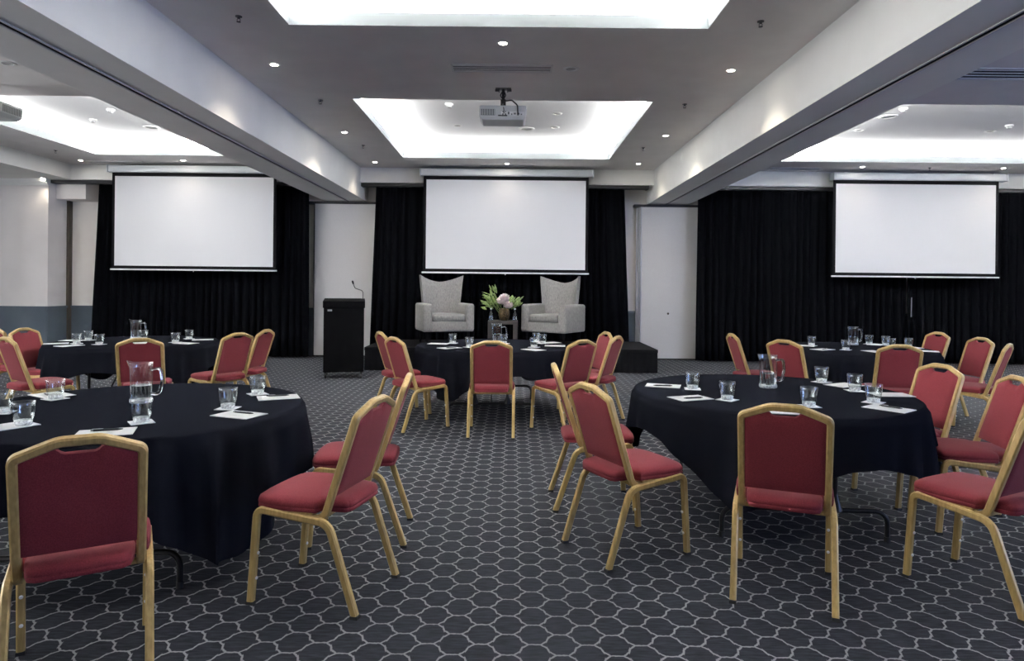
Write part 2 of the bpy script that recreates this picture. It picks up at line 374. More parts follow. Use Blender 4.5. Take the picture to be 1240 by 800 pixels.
# ------------------------------------------------------------------ curtains and rails
def curtain(label, x0, x1, z1, z0, seed, flare0=0.0, flare1=0.0, lam=.15):
    rnd = random.Random(seed); ph = [rnd.uniform(0, 6.28) for _ in range(4)]
    n = max(24, int((x1 - x0) / lam * 10)); bm = B(); CY = 13.12
    def fn(u, v):
        x = x0 + (x1 - x0) * u; z = z1 + (z0 - z1) * v
        w = 2 * PI * x / lam + 1.1 * math.sin(2 * PI * x / .83 + ph[0]) + .5 * math.sin(v * 3 + x * 5 + ph[3])
        a = .022 + .034 * v + .014 * math.sin(2 * PI * x / .47 + ph[1])
        y = CY + a * math.sin(w) + .012 * v * math.sin(x * 9 + ph[2])
        xx = x + .02 * v * math.cos(w) * min(1.0, 12 * u, 12 * (1 - u)) + v * (flare0 * (1 - u) + flare1 * u)
        return (xx, y, z)
    grid(bm, fn, n, 14)
    o = obj('curtain', bm, M['curtain'], smooth=80, solid=.006)
    tag(o, label, 'curtain'); return o
curtain('black floor length curtain behind the left projection screen', -8.18, -4.06, 3.383, .03, 1, -.12, .02)
curtain('left half of the black curtain behind the stage', -2.72, -.141, 3.383, .03, 2, -.10, .0)
curtain('right half of the black curtain behind the stage', -.139, 2.17, 3.383, .03, 3, 0, .14)
curtain('black curtain left of the seam behind the right screen', 3.62, 7.739, 3.383, .03, 4, -.02, 0)
o = curtain('black curtain right of the seam behind the right screen', 7.741, 11.8, 3.383, .03, 5)
bm = B(); x, z = at_y(1105, 360, 13.0); tube(bm, [(x, 13.03, z), (x, 13.035, z - .38)], .008); obj('pull_wand', bm, M['grey'], o)
for x0, x1, lab in ((-9.55, XL0, 'black curtain rail above the left screen'), (XL1, XR0 - .1, 'black curtain rail above the stage'), (XR1, WX1, 'black curtain rail above the right screen')):
    t = thing('curtain_rail', lab, 'curtain rail', ((x0 + x1) / 2, 13.12, 3.41))
    hw = (x1 - x0) / 2
    bm = B(); box(bm, -hw + .02, hw - .02, -.10, .09, -.02, .04); obj('track', bm, M['darktrim'], t, smooth=0)
    for s in (-1, 1):
        bm = B(); box(bm, s * hw - .02, s * hw + .02, -.11, .1, -.03, .04); obj('end_cap', bm, M['darktrim'], t, smooth=0)

# ------------------------------------------------------------------ projection screens
def screen(label, xl, xr, case_x0, case_x1, ztop, zbot):
    Y = 12.72; xm = (xl + xr) / 2; w = (xr - xl) / 2
    t = thing('hanging_screen', label, 'projection screen', (xm, Y, zbot))
    h = ztop - zbot; bd = .055
    bm = B(); box(bm, -w, w, -.002, .002, 0, h); box(bm, -w - bd, -w, -.002, .002, -.06, h + .08); box(bm, w, w + bd, -.002, .002, -.06, h + .08)
    box(bm, -w, w, -.002, .002, h, h + .08); box(bm, -w, w, -.002, .002, -.06, 0)
    for f in bm.faces:
        c = f.calc_center_median()
        f.material_index = 0 if (abs(c.x) < w + .001 and 0 <= c.z <= h and abs(c.x) < w - .001 + .002 and -1e-4 <= c.z <= h + 1e-4 and not (c.z > h + .001)) else 1
    # the border faces
    bm.faces.ensure_lookup_table()
    for i, f in enumerate(bm.faces): f.material_index = 0 if i < 6 else 1
    obj('screen_fabric', bm, [M['screen'], M['screenblack']], t, smooth=0)
    bm = B(); c0, c1 = case_x0 - xm, case_x1 - xm
    rbox(bm, c0, c1, -.07, .13, h + .07, h + .205, .02); obj('housing', bm, M['case'], t)
    for s in (c0 - .012, c1 + .012):
        bm = B(); rbox(bm, s - .014, s + .014, -.075, .135, h + .066, h + .21, .01); obj('end_cap', bm, M['case'], t)
    for s in (c0 + .2, c1 - .2):
        bm = B(); box(bm, s - .02, s + .02, -.02, .2325, h + .2, h + .225); obj('bracket', bm, M['alu'], t, smooth=0)
    bm = B(); rbox(bm, -w - bd - .02, w + bd + .02, -.016, .016, -.087, -.058, .007); obj('weight_bar', bm, M['bar'], t)
    bm = B(); tube(bm, [(0, -.005, -.085), (0, -.005, -.11)], .01); obj('pull_tab', bm, M['grey'], t)
def scr(label, L, R, C0, C1, top, bot):
    Y = 12.72
    a, z1 = at_y(L, top, Y); b_, _ = at_y(R, top, Y); c, z0 = at_y((L + R) / 2, bot, Y)
    screen(label, a, b_, at_y(C0, 200, Y)[0], at_y(C1, 200, Y)[0], z1, z0)
scr('white projection screen hanging at the left, beyond the left beam', 139.5, 331.5, 133, 318, 213.0, 322.2)
scr('white projection screen hanging over the stage', 516.5, 709.5, 510.5, 717.5, 217.2, 326.0)
scr('white projection screen hanging at the right, beyond the right beam', 1012.5, 1206, 1010, 1217, 222.3, 330.6)

# ------------------------------------------------------------------ room divider leaves
def divider(label, x0, x1, leaves, lock):
    t = thing('room_divider', label, 'room divider', ((x0 + x1) / 2, 13.45, 0)); w = (x1 - x0) / 2
    for k in range(leaves):
        y = .0 + .055 * k; dx = -.035 * k
        bm = B(); rbox(bm, -w + dx, w, y - .022, y + .022, .03, 3.08, .004, 1); obj('leaf', bm, M['panel'], t)
        bm = B(); box(bm, -w + dx - .022, -w + dx - .001, y - .024, y + .024, .025, 3.085); obj('edge_profile', bm, M['alu'] if lock else M['darktrim'], t, smooth=0)
    bm = B(); box(bm, -w - .16, w + .05, -.03, .15, 3.082, 3.13); obj('top_track', bm, M['darktrim'], t, smooth=0)
    bm = B(); box(bm, -w - .02, w, -.024, .024, .004, .03); obj('bottom_seal', bm, M['rubber'], t, smooth=0)
    if lock:
        x, z = at_y(809, 379.6, 13.42); bm = B(); lathe(bm, [(0, -.006), (.022, -.006), (.022, .004), (.0, .004)], 14, Matrix.Translation((x - (x0 + x1) / 2, -.024, z)) @ Matrix.Rotation(PI / 2, 4, 'X')); obj('lock', bm, M['brown'], t)
divider('white movable wall leaf parked behind the black lectern', -4.02, -2.75, 1, False)
divider('white movable wall leaves parked right of the stage, with a small lock', 2.58, 3.78, 3, True)

# ------------------------------------------------------------------ stage, lectern, armchairs, flowers
SX0, SX1, SY0, SY1, SH = -2.53, 2.47, 11.32, 12.98, .40
t = thing('stage', 'low black stage platform in front of the curtain', 'stage', ((SX0 + SX1) / 2, (SY0 + SY1) / 2, 0))
hx, hy = (SX1 - SX0) / 2, (SY1 - SY0) / 2
bm = B(); box(bm, -hx, hx, -hy, hy, SH - .06, SH); obj('deck', bm, M['stage'], t, smooth=0, bevel=.008)
bm = B(); n = 240
def sk(u, v):
    L = u * (2 * hx + 4 * hy - .1); ph = .008 * math.sin(L * 2 * PI / .11) * (.3 + .7 * v)
    if L < 2 * hy - .05: p = (-hx + .01 + ph, hy - .05 - L)
    elif L < 2 * hy - .05 + 2 * hx: p = (-hx + (L - 2 * hy + .05), -hy + .012 + ph)
    else: p = (hx - .01 + ph, -hy + (L - 2 * hy + .05 - 2 * hx))
    return (min(hx - .004, max(-hx + .004, p[0])), max(-hy + .004, p[1]), (SH - .06) * (1 - v) + .004)
grid(bm, sk, n, 3); obj('skirt', bm, M['skirt'], t, smooth=60)

t = thing('lectern', 'black wheeled lectern with a gooseneck microphone, left of the stage', 'lectern', (-2.68, 10.56, 0), math.radians(13))
bm = B(); rbox(bm, -.305, .305, -.25, .25, .10, 1.10, .006, 1); obj('cabinet', bm, M['lectern'], t)
bm = B()
P = [(-.27, 1.095), (-.27, 1.20), (.26, 1.235), (.26, 1.095)]
A = [bm.verts.new((-.318, y, z)) for y, z in P]; C = [bm.verts.new((.318, y, z)) for y, z in P]
for i in range(4): bm.faces.new((A[i], A[(i + 1) % 4], C[(i + 1) % 4], C[i]))
bm.faces.new(A); bm.faces.new(C); obj('desk_top', bm, M['lectern'], t, smooth=0, bevel=.006)
bm = B(); box(bm, -.30, .30, -.255, -.25, .12, 1.07); obj('front_panel', bm, M['lectern'], t, smooth=0, bevel=.002)
bm = B(); box(bm, -.245, -.18, -.259, -.255, 1.045, 1.07); lb = obj('name_plate', bm, M['label'], t, smooth=0)
bm = B(); box(bm, -.238, -.20, -.2605, -.259, 1.052, 1.056); box(bm, -.238, -.19, -.2605, -.259, 1.060, 1.063); obj('small_print', bm, M['inkgrey'], lb, smooth=0)
for sx in (-1, 1):
    for sy in (-1, 1):
        bm = B(); cx, cy = sx * .27, sy * .21
        box(bm, cx - .02, cx + .02, cy - .02, cy + .02, .085, .10)
        for q in (-.018, .018): box(bm, cx + q - .003, cx + q + .003, cy - .02, cy + .02, .035, .09)
        c = obj('caster', bm, M['blackmetal'], t, smooth=0)
        bm = B(); lathe(bm, [(0, -.013), (.03, -.013), (.034, -.008), (.034, .008), (.03, .013), (0, .013)], 16, Matrix.Translation((cx, cy, .034)) @ Matrix.Rotation(PI / 2, 4, 'Y')); obj('wheel', bm, M['rubber'], c)
bm = B(); lathe(bm, [(0, 0), (.03, 0), (.03, .012), (.012, .02), (0, .02)], 14, Matrix.Translation((.285, .05, 1.222))); mb = obj('microphone', bm, M['blackmetal'], t)
path = fillet([(.285, .05, 1.235), (.285, .05, 1.36), (.16, .0, 1.40), (.13, -.02, 1.48)], [0, .05, .05, 0], 6)
bm = B(); tube(bm, path, .006); obj('gooseneck', bm, M['blackmetal'], mb)
bm = B(); lathe(bm, [(0, -.03), (.010, -.028), (.015, -.005), (.015, .018), (.008, .03), (0, .032)], 12, Matrix.Translation((.127, -.022, 1.492)) @ Matrix.Rotation(-.3, 4, 'Y')); obj('capsule', bm, M['rubber'], mb)

def armchair(label, x, y, heading):
    t = thing('wing_armchair', label, 'armchair', (x, y, SH), heading, 'grey wing armchairs on the stage')
    # local: +Y is forward
    b0, at = .235, .735
    bm = B(); rbox(bm, -.46, .46, -.36, .40, b0, .42, .025); obj('seat_base', bm, M['armchair'], t)
    bm = B(); rbox(bm, -.30, .30, -.24, .415, .415, .555, .045, 4); obj('seat_cushion', bm, M['armchair'], t)
    for s in (-1, 1):
        bm = B(); rbox(bm, min(s * .30, s * .47), max(s * .30, s * .47), -.36, .41, b0 + .004, at, .045, 4); obj('arm', bm, M['armchair'], t)
    bm = B(); nu, nv = 20, 16
    def shell(u, v, off):
        q = 2 * u - 1
        top = 1.25 - .125 * (1 - abs(q) ** 1.7)
        z = .40 + (top - .40) * v
        hw = .335 + .075 * v ** 1.3
        yb = -.26 - .13 * v + .20 * abs(q) ** 3.2 * (.35 + .65 * v)
        return Vector((q * hw * (1 + (.03 if off < 0 else -.02)), yb + off, z + (0 if off > 0 else .0)))
    Fv = [[bm.verts.new(shell(i / nu, j / nv, .055 - .02 * ((abs(2 * i / nu - 1)) ** 6) - .02 * (j / nv) ** 8)) for j in range(nv + 1)] for i in range(nu + 1)]
    Bv = [[bm.verts.new(shell(i / nu, j / nv, -.055 + .02 * (j / nv) ** 8)) for j in range(nv + 1)] for i in range(nu + 1)]
    for i in range(nu):
        for j in range(nv):
            bm.faces.new((Fv[i][j], Fv[i + 1][j], Fv[i + 1][j + 1], Fv[i][j + 1])); bm.faces.new((Bv[i][j], Bv[i][j + 1], Bv[i + 1][j + 1], Bv[i + 1][j]))
        bm.faces.new((Fv[i][nv], Fv[i + 1][nv], Bv[i + 1][nv], Bv[i][nv])); bm.faces.new((Fv[i][0], Bv[i][0], Bv[i + 1][0], Fv[i + 1][0]))
    for j in range(nv):
        bm.faces.new((Fv[0][j], Fv[0][j + 1], Bv[0][j + 1], Bv[0][j])); bm.faces.new((Fv[nu][j], Bv[nu][j], Bv[nu][j + 1], Fv[nu][j + 1]))
    obj('wing_back', bm, M['armchair'], t, smooth=50)
    for sx in (-1, 1):
        for sy, yy in ((-1, -.28), (1, .32)):
            bm = B(); lathe(bm, [(0, 0), (.016, 0), (.028, b0), (0, b0)], 10, Matrix.Translation((sx * .38, yy, 0))); obj('leg', bm, M['stage'], t)
armchair('grey wing armchair on the stage, left of the flowers', at_y(537.5, 380, 12.2)[0], 12.22, PI + math.radians(19))
armchair('grey wing armchair on the stage, right of the flowers', at_y(671, 380, 12.2)[0], 12.22, PI - math.radians(33))

TX = at_y(609, 390, 12.05)[0]; TZ = SH + .435
t = thing('side_table', 'small dark wooden side table between the two grey armchairs', 'side table', (TX, 12.1, SH))
bm = B(); box(bm, -.265, .265, -.25, .25, .375, .435); obj('table_top', bm, M['darkwood'], t, smooth=0, bevel=.004)
for sx in (-1, 1):
    for sy in (-1, 1):
        bm = B(); box(bm, sx * .225 - .04, sx * .225 + .04, sy * .21 - .04, sy * .21 + .04, 0, .376); obj('leg', bm, M['darkwood'], t, smooth=0, bevel=.003)
t = thing('flower_vase', 'bronze vase of blush flowers and green leaves on the stage side table', 'flowers', (TX + .02, 12.05, TZ))
bm = B(); lathe(bm, [(0, .0), (.06, 0), (.085, .03), (.10, .10), (.095, .17), (.08, .22), (.072, .22), (.085, .16), (.088, .1), (.07, .03), (0, .015)], 24); obj('vase', bm, M['vase'], t)
rnd = random.Random(5)
def leaf(bm, p, d, L, w):
    d = Vector(d).normalized(); s = d.cross(Vector((rnd.uniform(-.4, .4), -1, .3))).normalized(); n = s.cross(d)
    pts = []
    for k in range(6):
        u = k / 5; ww = w * math.sin(PI * min(1, .08 + .92 * u)) ** .8 * (1 if u < 1 else 0); c = Vector(p) + d * (L * u) + n * (-.25 * L * u * u)
        pts.append((bm.verts.new(c - s * ww), bm.verts.new(c + n * .006), bm.verts.new(c + s * ww)))
    for a, b_ in zip(pts, pts[1:]):
        bm.faces.new((a[0], b_[0], b_[1], a[1])); bm.faces.new((a[1], b_[1], b_[2], a[2]))
bm = B()
for k in range(70):
    left = k < 46
    c = Vector((-.19, 0, .33)) if left else Vector((.16, 0, .27))
    p = c + Vector((rnd.gauss(0, .055), rnd.gauss(0, .06), rnd.gauss(0, .075 if left else .05)))
    leaf(bm, p, (p - Vector((0, 0, .10))) + Vector((rnd.uniform(-.1, .1), rnd.uniform(-.15, .1), .1)), rnd.uniform(.09, .17), rnd.uniform(.014, .026))
for k in range(7): leaf(bm, (-.18, 0, .25 + .03 * k), (-1, rnd.uniform(-.5, .3), rnd.uniform(-.2, .6)), .24, .010)
obj('foliage', bm, M['leaf'], t, smooth=60, solid=.002)
bm = B()
for k in range(12):
    a = rnd.uniform(0, 6.28); tube(bm, [(rnd.uniform(-.04, .04), rnd.uniform(-.04, .04), .06), (-.09 + .12 * math.cos(a), .07 * math.sin(a), .28 + rnd.uniform(0, .06))], .004, 6)
obj('stems', bm, M['leaf'], t)
for (cx, cy, cz, R) in ((.005, -.06, .36, .105), (.075, -.09, .275, .075), (-.085, -.06, .34, .06)):
    bm = B(); npet = 46
    for k in range(npet):                                     # petals set on a ball, each one a small cupped blade
        zz = 1 - 1.7 * (k + .5) / npet; a = k * 2.39996; q = math.sqrt(max(0, 1 - zz * zz)); nrm_ = Vector((q * math.cos(a), q * math.sin(a), zz))
        up = (Vector((0, 0, 1)) - nrm_ * nrm_.z + Vector((.01, .01, 0))).normalized(); sd = nrm_.cross(up); L_ = R * .75; base_ = Vector((cx, cy, cz)) + nrm_ * R * .62 - up * L_ * .4
        V = []
        for i_ in range(5):
            u = i_ / 4; ww = R * .34 * math.sin(PI * (.15 + .72 * u)); row = []
            for j_ in (-1, -.5, 0, .5, 1): row.append(bm.verts.new(base_ + up * (L_ * u) + sd * (ww * j_) + nrm_ * (R * (.10 + .45 * u * u - .12 * (1 - j_ * j_)))))
            V.append(row)
        for i_ in range(4):
            for j_ in range(4): bm.faces.new((V[i_][j_], V[i_ + 1][j_], V[i_ + 1][j_ + 1], V[i_][j_ + 1]))
    bmesh.ops.create_icosphere(bm, subdivisions=2, radius=R * .62, matrix=Matrix.Translation((cx, cy, cz)))
    obj('blossom', bm, M['petal'], t, smooth=60, solid=.002)
for lab, px in (('clear glass water bottle left of the stage flowers', 594.5), ('clear glass water bottle right of the stage flowers', 623.4)):
    x = at_y(px, 385, 12.0)[0]
    t = thing('water_bottle', lab, 'bottle', (x, 12.0, TZ), 0, 'water bottles beside the stage flowers')
    bm = B(); lathe(bm, [(0, 0), (.036, 0), (.038, .006), (.038, .09), (.03, .125), (.014, .165), (.0125, .205), (.0105, .205), (.012, .165), (.028, .123), (.035, .088), (.035, .012), (0, .008)], 20); obj('bottle_body', bm, M['glass'], t)
    bm = B(); lathe(bm, [(0, .009), (.0352, .0125), (.0352, .07), (0, .07)], 20); obj('water', bm, M['water'], t)
    bm = B(); lathe(bm, [(0, .200), (.0155, .200), (.0155, .222), (.012, .226), (0, .226)], 14); obj('cap', bm, M['alu'], t)

# ------------------------------------------------------------------ glassware
def tumbler_mesh():
    bm = B()
    # thick foot of solid glass
    lathe(bm, [(0, 0), (.029, 0), (.0325, .003), (.0335, .012), (.0345, .0215), (.0335, .0225), (0, .0205)], 28)
    nf = len(bm.faces)
    lathe(bm, [(.0345, .0218), (.0388, .030), (.0418, .052), (.0442, .076), (.0465, .1035), (.0458, .105), (.0448, .1035), (.0426, .076), (.0402, .052), (.0372, .031), (.0335, .0228)], 28)
    bm.faces.ensure_lookup_table()
    for k in range(nf, len(bm.faces)): bm.faces[k].material_index = 1
    return bm
def make_tumbler(label, loc, group):
    global TUMB
    if TUMB is None:
        o = obj('tumbler', tumbler_mesh(), [M['footglass'], M['thinglass']], smooth=60); TUMB = o
    else: o = TUMB.copy(); COL.objects.link(o)
    o.location = loc; o.scale = (1.1, 1.1, 1.08); o.rotation_euler = (0, 0, random.uniform(0, 6)); tag(o, label, 'glass', group); return o
TUMB = None
PITCH = None
def make_pitcher(label, loc, rz, group):
    global PITCH
    if PITCH is None:
        t = thing('water_pitcher', label, 'pitcher', loc, rz, group)
        bm = B()
        lathe(bm, [(0, 0), (.052, 0), (.0555, .004), (.0555, .020), (.053, .0225), (0, .0205)], 36); nf = len(bm.faces)
        rg = lathe(bm, [(.0548, .022), (.0540, .028), (.0540, .10), (.0545, .19), (.0555, .222), (.0562, .2245), (.0545, .2255), (.0530, .222), (.0522, .19), (.0517, .10), (.0517, .028), (.052, .0225)], 36)
        bm.faces.ensure_lookup_table()
        for k in range(nf, len(bm.faces)): bm.faces[k].material_index = 1
        for ring in rg:
            for v in ring:
                if v.co.z > .165:      # pulled spout on the -X side
                    a = math.atan2(v.co.y, -v.co.x); k = math.exp(-(a / .42) ** 2) * ((v.co.z - .165) / .06) ** 1.5
                    v.co.x -= .022 * k; v.co.z += .012 * k
        obj('jug', bm, [M['footglass'], M['thinglass']], t, smooth=60)
        bm = B(); path = fillet([(.050, 0, .185), (.100, 0, .200), (.108, 0, .12), (.092, 0, .045), (.050, 0, .050)], [0, .03, .06, .025, 0], 6)
        sweep(bm, path, profile(.022, .013, .3), (0, 1, 0)); obj('handle', bm, M['glass'], t, smooth=60)
        bm = B(); lathe(bm, [(0, .0225), (.0500, .0235), (.0509, .0285), (.0509, .098), (.0, .098)], 36); obj('water', bm, M['water'], t, smooth=40)
        t.scale = (1.1, 1.1, 1.03); PITCH = t
    else:
        t = dup(PITCH); t.location = loc; t.rotation_euler = (0, 0, rz); tag(t, label, 'pitcher', group)
    return t

# ------------------------------------------------------------------ tables
TABZ = .750; CLZ = .757
TABLES = {'NR': ((1.756, 4.548), -75, 'near right table'), 'NL': ((-2.142, 3.777), -80, 'near left table'),
          'C': ((-.231, 7.93), -75, 'middle table before the stage'), 'FL': ((-4.50, 7.93), -82, 'far left table'), 'FR': ((4.05, 7.98), -75, 'far right table')}
TABLE0 = None
def make_table(label, cx, cy, rz):
    global TABLE0
    if TABLE0 is None:
        t = thing('folding_table', label, 'table', (cx, cy, 0), rz, 'round banquet tables under black cloths')
        bm = B(); lathe(bm, [(0, TABZ - .03), (.90, TABZ - .03), (.908, TABZ - .025), (.908, TABZ - .004), (.90, TABZ), (0, TABZ)], 64); obj('tabletop', bm, M['tabletop'], t)
        for s in (-1, 1):
            y = s * .66
            bm = B(); tube(bm, fillet([(-.47, y, .012), (-.47, y, .175), (.47, y, .175), (.47, y, .012)], .07, 6), .0145, 10); lf = obj('leg_frame', bm, M['blackmetal'], t)
            for q in (-1, 1):
                bm = B(); tube(bm, [(q * .175, y, .19), (q * .175, y, TABZ - .03)], .0145, 10)
                lathe(bm, [(.0145, .27), (.021, .24), (.034, .205), (.040, .175), (0, .165)], 12, Matrix.Translation((q * .175, y, 0))); obj('post', bm, M['blackmetal'], lf)
                bm = B(); lathe(bm, [(0, 0), (.018, 0), (.018, .03), (0, .03)], 10, Matrix.Translation((q * .47, y, 0))); obj('foot_cap', bm, M['rubber'], lf)
            bm = B(); tube(bm, [(0, y, .19), (0, s * .08, TABZ - .035)], .008); obj('brace', bm, M['blackmetal'], lf)
            bm = B(); box(bm, -.24, .24, y - .025, y + .025, TABZ - .036, TABZ - .03); obj('hinge_plate', bm, M['blackmetal'], lf, smooth=0)
        TABLE0 = t
    else:
        t = dup(TABLE0); t.location = (cx, cy, 0); t.rotation_euler = (0, 0, rz); tag(t, label, 'table')
    return t
def drape(label, cx, cy, mid_deg, seed, sh=0.0, sh_deg=0.0):
    rnd = random.Random(seed); R = .915; a = 1.172; NT = 256; rot = math.radians(mid_deg)
    ph = [rnd.uniform(0, 6.28) for _ in range(6)]
    bm = B(); rings = []
    flat = [.25, .5, .7, .85, R - .022]; rr = .022
    cen = bm.verts.new((0, 0, CLZ))
    def hang(th):
        c, s = abs(math.cos(th - rot)), abs(math.sin(th - rot)); p = 6.0
        return a * (c ** p + s ** p) ** (-1 / p) - R + sh * math.cos(th - math.radians(sh_deg))
    for r in flat: rings.append([bm.verts.new((r * math.cos(2 * PI * k / NT), r * math.sin(2 * PI * k / NT), CLZ + .0006 * math.sin(5 * r * 6 + 3 * 2 * PI * k / NT))) for k in range(NT)])
    for q in (1, 2, 3, 4):
        an = q / 4 * PI / 2; r = R - rr + rr * math.sin(an); z = CLZ - rr + rr * math.cos(an)
        rings.append([bm.verts.new((r * math.cos(2 * PI * k / NT), r * math.sin(2 * PI * k / NT), z)) for k in range(NT)])
    NV = 14
    for j in range(1, NV + 1):
        rg = []
        for k in range(NT):
            th = 2 * PI * k / NT; Lh = hang(th); d = rr + (Lh - rr) * j / NV
            corner = max(0.0, (Lh - .26) / .30)
            w = 17 * th + 1.3 * math.sin(3 * th + ph[0]) + .9 * math.sin(5 * th + ph[1])
            fold = math.sin(w) + .35 * math.sin(2.0 * w + ph[2] + 2 * math.sin(2 * th + ph[3]))
            amp = (.014 + .022 * corner) * min(1.0, d / .30)
            r = R + .012 * min(1, d / .05) + .085 * d * (.8 + .4 * math.sin(4 * th + ph[4])) + amp * fold
            z = CLZ - d * (.985 - .03 * corner) + .004 * math.sin(w)
            dth = .010 * corner * math.cos(w) * d / .5
            rg.append(bm.verts.new((r * math.cos(th + dth), r * math.sin(th + dth), z)))
        rings.append(rg)
    for k in range(NT): bm.faces.new((cen, rings[0][k], rings[0][(k + 1) % NT]))
    for A, C in zip(rings, rings[1:]):
        for k in range(NT): bm.faces.new((A[k], C[k], C[(k + 1) % NT], A[(k + 1) % NT]))
    o = obj('tablecloth', bm, M['cloth'], smooth=75, loc=(cx, cy, 0)); tag(o, label, 'tablecloth', 'black cloths on the round tables')
    return o
for q, (k, (c, md, ph_)) in enumerate(TABLES.items()):
    make_table('round folding table hidden under the black cloth, ' + ph_, c[0], c[1], math.radians({'NR': -4, 'NL': 8, 'C': 0, 'FL': 5, 'FR': 0}[k]))
    drape('long black cloth draped over the ' + ph_, c[0], c[1], md, 11 + q, *{'NL': (.13, -15), 'NR': (.05, -30)}.get(k, (0, 0)))

# settings: pixel positions of what lies on each cloth (converted to the table plane)
def on_table(k, px, py, rmax=.84):
    x, y = at_z(px, py, CLZ); c = TABLES[k][0]
    d = Vector((x - c[0], y - c[1]))
    if d.length > rmax: d = d * (rmax / d.length)
    return c[0] + d.x, c[1] + d.y, math.atan2(d.y, d.x)
SETS = {
 'NR': dict(pitcher=(930, 469, 'clear half full water pitcher on the near right table', .25),
   glasses=[(838.5, 471, 'left edge of the near right table, farther of two'), (880.6, 484.2, 'left side of the near right table, nearer the front chair'), (979.5, 492, 'near right table just behind the front chair back'),
            (994.8, 462.7, 'near right table right of the pitcher, at its far rim'), (1035, 473.2, 'near right table, behind the rightmost glass there'), (1057.7, 487.4, 'rightmost place of the near right table')],
   papers=[(803, 467.3, 1, 'at the left rim of the near right table'), (836, 482.2, 1, 'near right table, the closer sheet on its left'), (1022, 466.5, 0, 'at the far rim of the near right table'), (1085, 478.2, 0, 'near right table, the farther sheet on its right'), (1076, 495, 1, 'near right table, the closer sheet on its right'), (946, 497, 0, 'behind the front chair of the near right table')]),
 'NL': dict(pitcher=(171, 487, 'clear half full water pitcher in the middle of the near left table', .15),
   glasses=[(28.2, 515, 'near left table, just left of the front chair top'), (2, 500, 'at the left picture edge on the near left table'), (67, 483, 'near left table, far rim left of the pitcher'),
            (171.3, 511.5, 'near left table, directly in front of the pitcher'), (276, 494.5, 'right side of the near left table, nearer one'), (312, 477.2, 'right side of the near left table, farther one')],
   papers=[(61, 478.2, 1, 'at the far left rim of the near left table'), (-6, 519, 0, 'at the left picture edge on the near left table'), (128, 524, 2, 'right behind the front chair of the near left table'), (289.7, 502.5, 1, 'near left table, the closer sheet on its right'), (337, 481.3, 1, 'near left table, the farther sheet on its right')]),
 'C': dict(pitcher=(601.8, 414.5, 'clear water pitcher on the middle table before the stage', .2),
   glasses=[(548.2, 415.5, 'middle table, far left place'), (568.3, 420.3, 'middle table, left of the front chair'), (646.6, 420.5, 'middle table, front one of three on the right'),
            (649.5, 413.8, 'middle table, back one of three on the right'), (657, 415.7, 'middle table, rightmost one of three'), (610, 416, 'middle table, beside the pitcher base')],
   papers=[(531, 416.2, 0, 'middle table, far left rim'), (544.4, 421.3, 1, 'middle table, closer sheet on its left'), (646, 423.5, 0, 'middle table, right of the front chair'), (670, 414.8, 0, 'middle table, farther sheet on its right'), (672, 418.8, 0, 'middle table, closer sheet at its right rim')]),
 'FL': dict(pitcher=(164.6, 409.8, 'clear water pitcher on the far left table', .2),
   glasses=[(92.8, 416, 'far left table, leftmost place'), (107, 411.9, 'far left table, back one of three on the left'), (120.2, 417, 'far left table, nearest of three on the left'),
            (212.4, 414.5, 'far left table, nearer one on the right'), (229, 410.2, 'far left table, farther one on the right'), (174, 411, 'far left table, beside the pitcher base')],
   papers=[(68, 416, 0, 'far left table, left rim'), (84, 418.6, 0, 'far left table, closer sheet on its left'), (88, 412.3, 0, 'far left table, farther sheet on its left'), (225, 415.7, 0, 'far left table, closer sheet on its right'), (245.6, 411.3, 0, 'far left table, farther sheet on its right'), (172, 415.5, 0, 'far left table, behind the chair in front')]),
 'FR': dict(pitcher=(1033, 417.5, 'clear water pitcher on the far right table', .2),
   glasses=[(982.7, 418.5, 'far right table, leftmost place'), (1024.2, 423.6, 'far right table, just in front of the pitcher'), (1057.7, 415.4, 'far right table, right of the pitcher'),
            (1079, 421, 'far right table, front one of three on the right'), (1089, 416.6, 'far right table, back one of three on the right'), (1102.6, 420.5, 'far right table, rightmost one of three')],
   papers=[(996, 423.2, 1, 'far right table, left front rim'), (1068.7, 416.2, 0, 'far right table, far rim'), (1058.5, 425.6, 0, 'far right table, left of the chair in front'), (1126, 425.4, 0, 'far right table, right front rim'), (1117, 421, 0, 'far right table, right rim'), (974, 418.5, 0, 'far right table, left rim')]),
}
PAPER0 = COAST0 = PEN0 = None
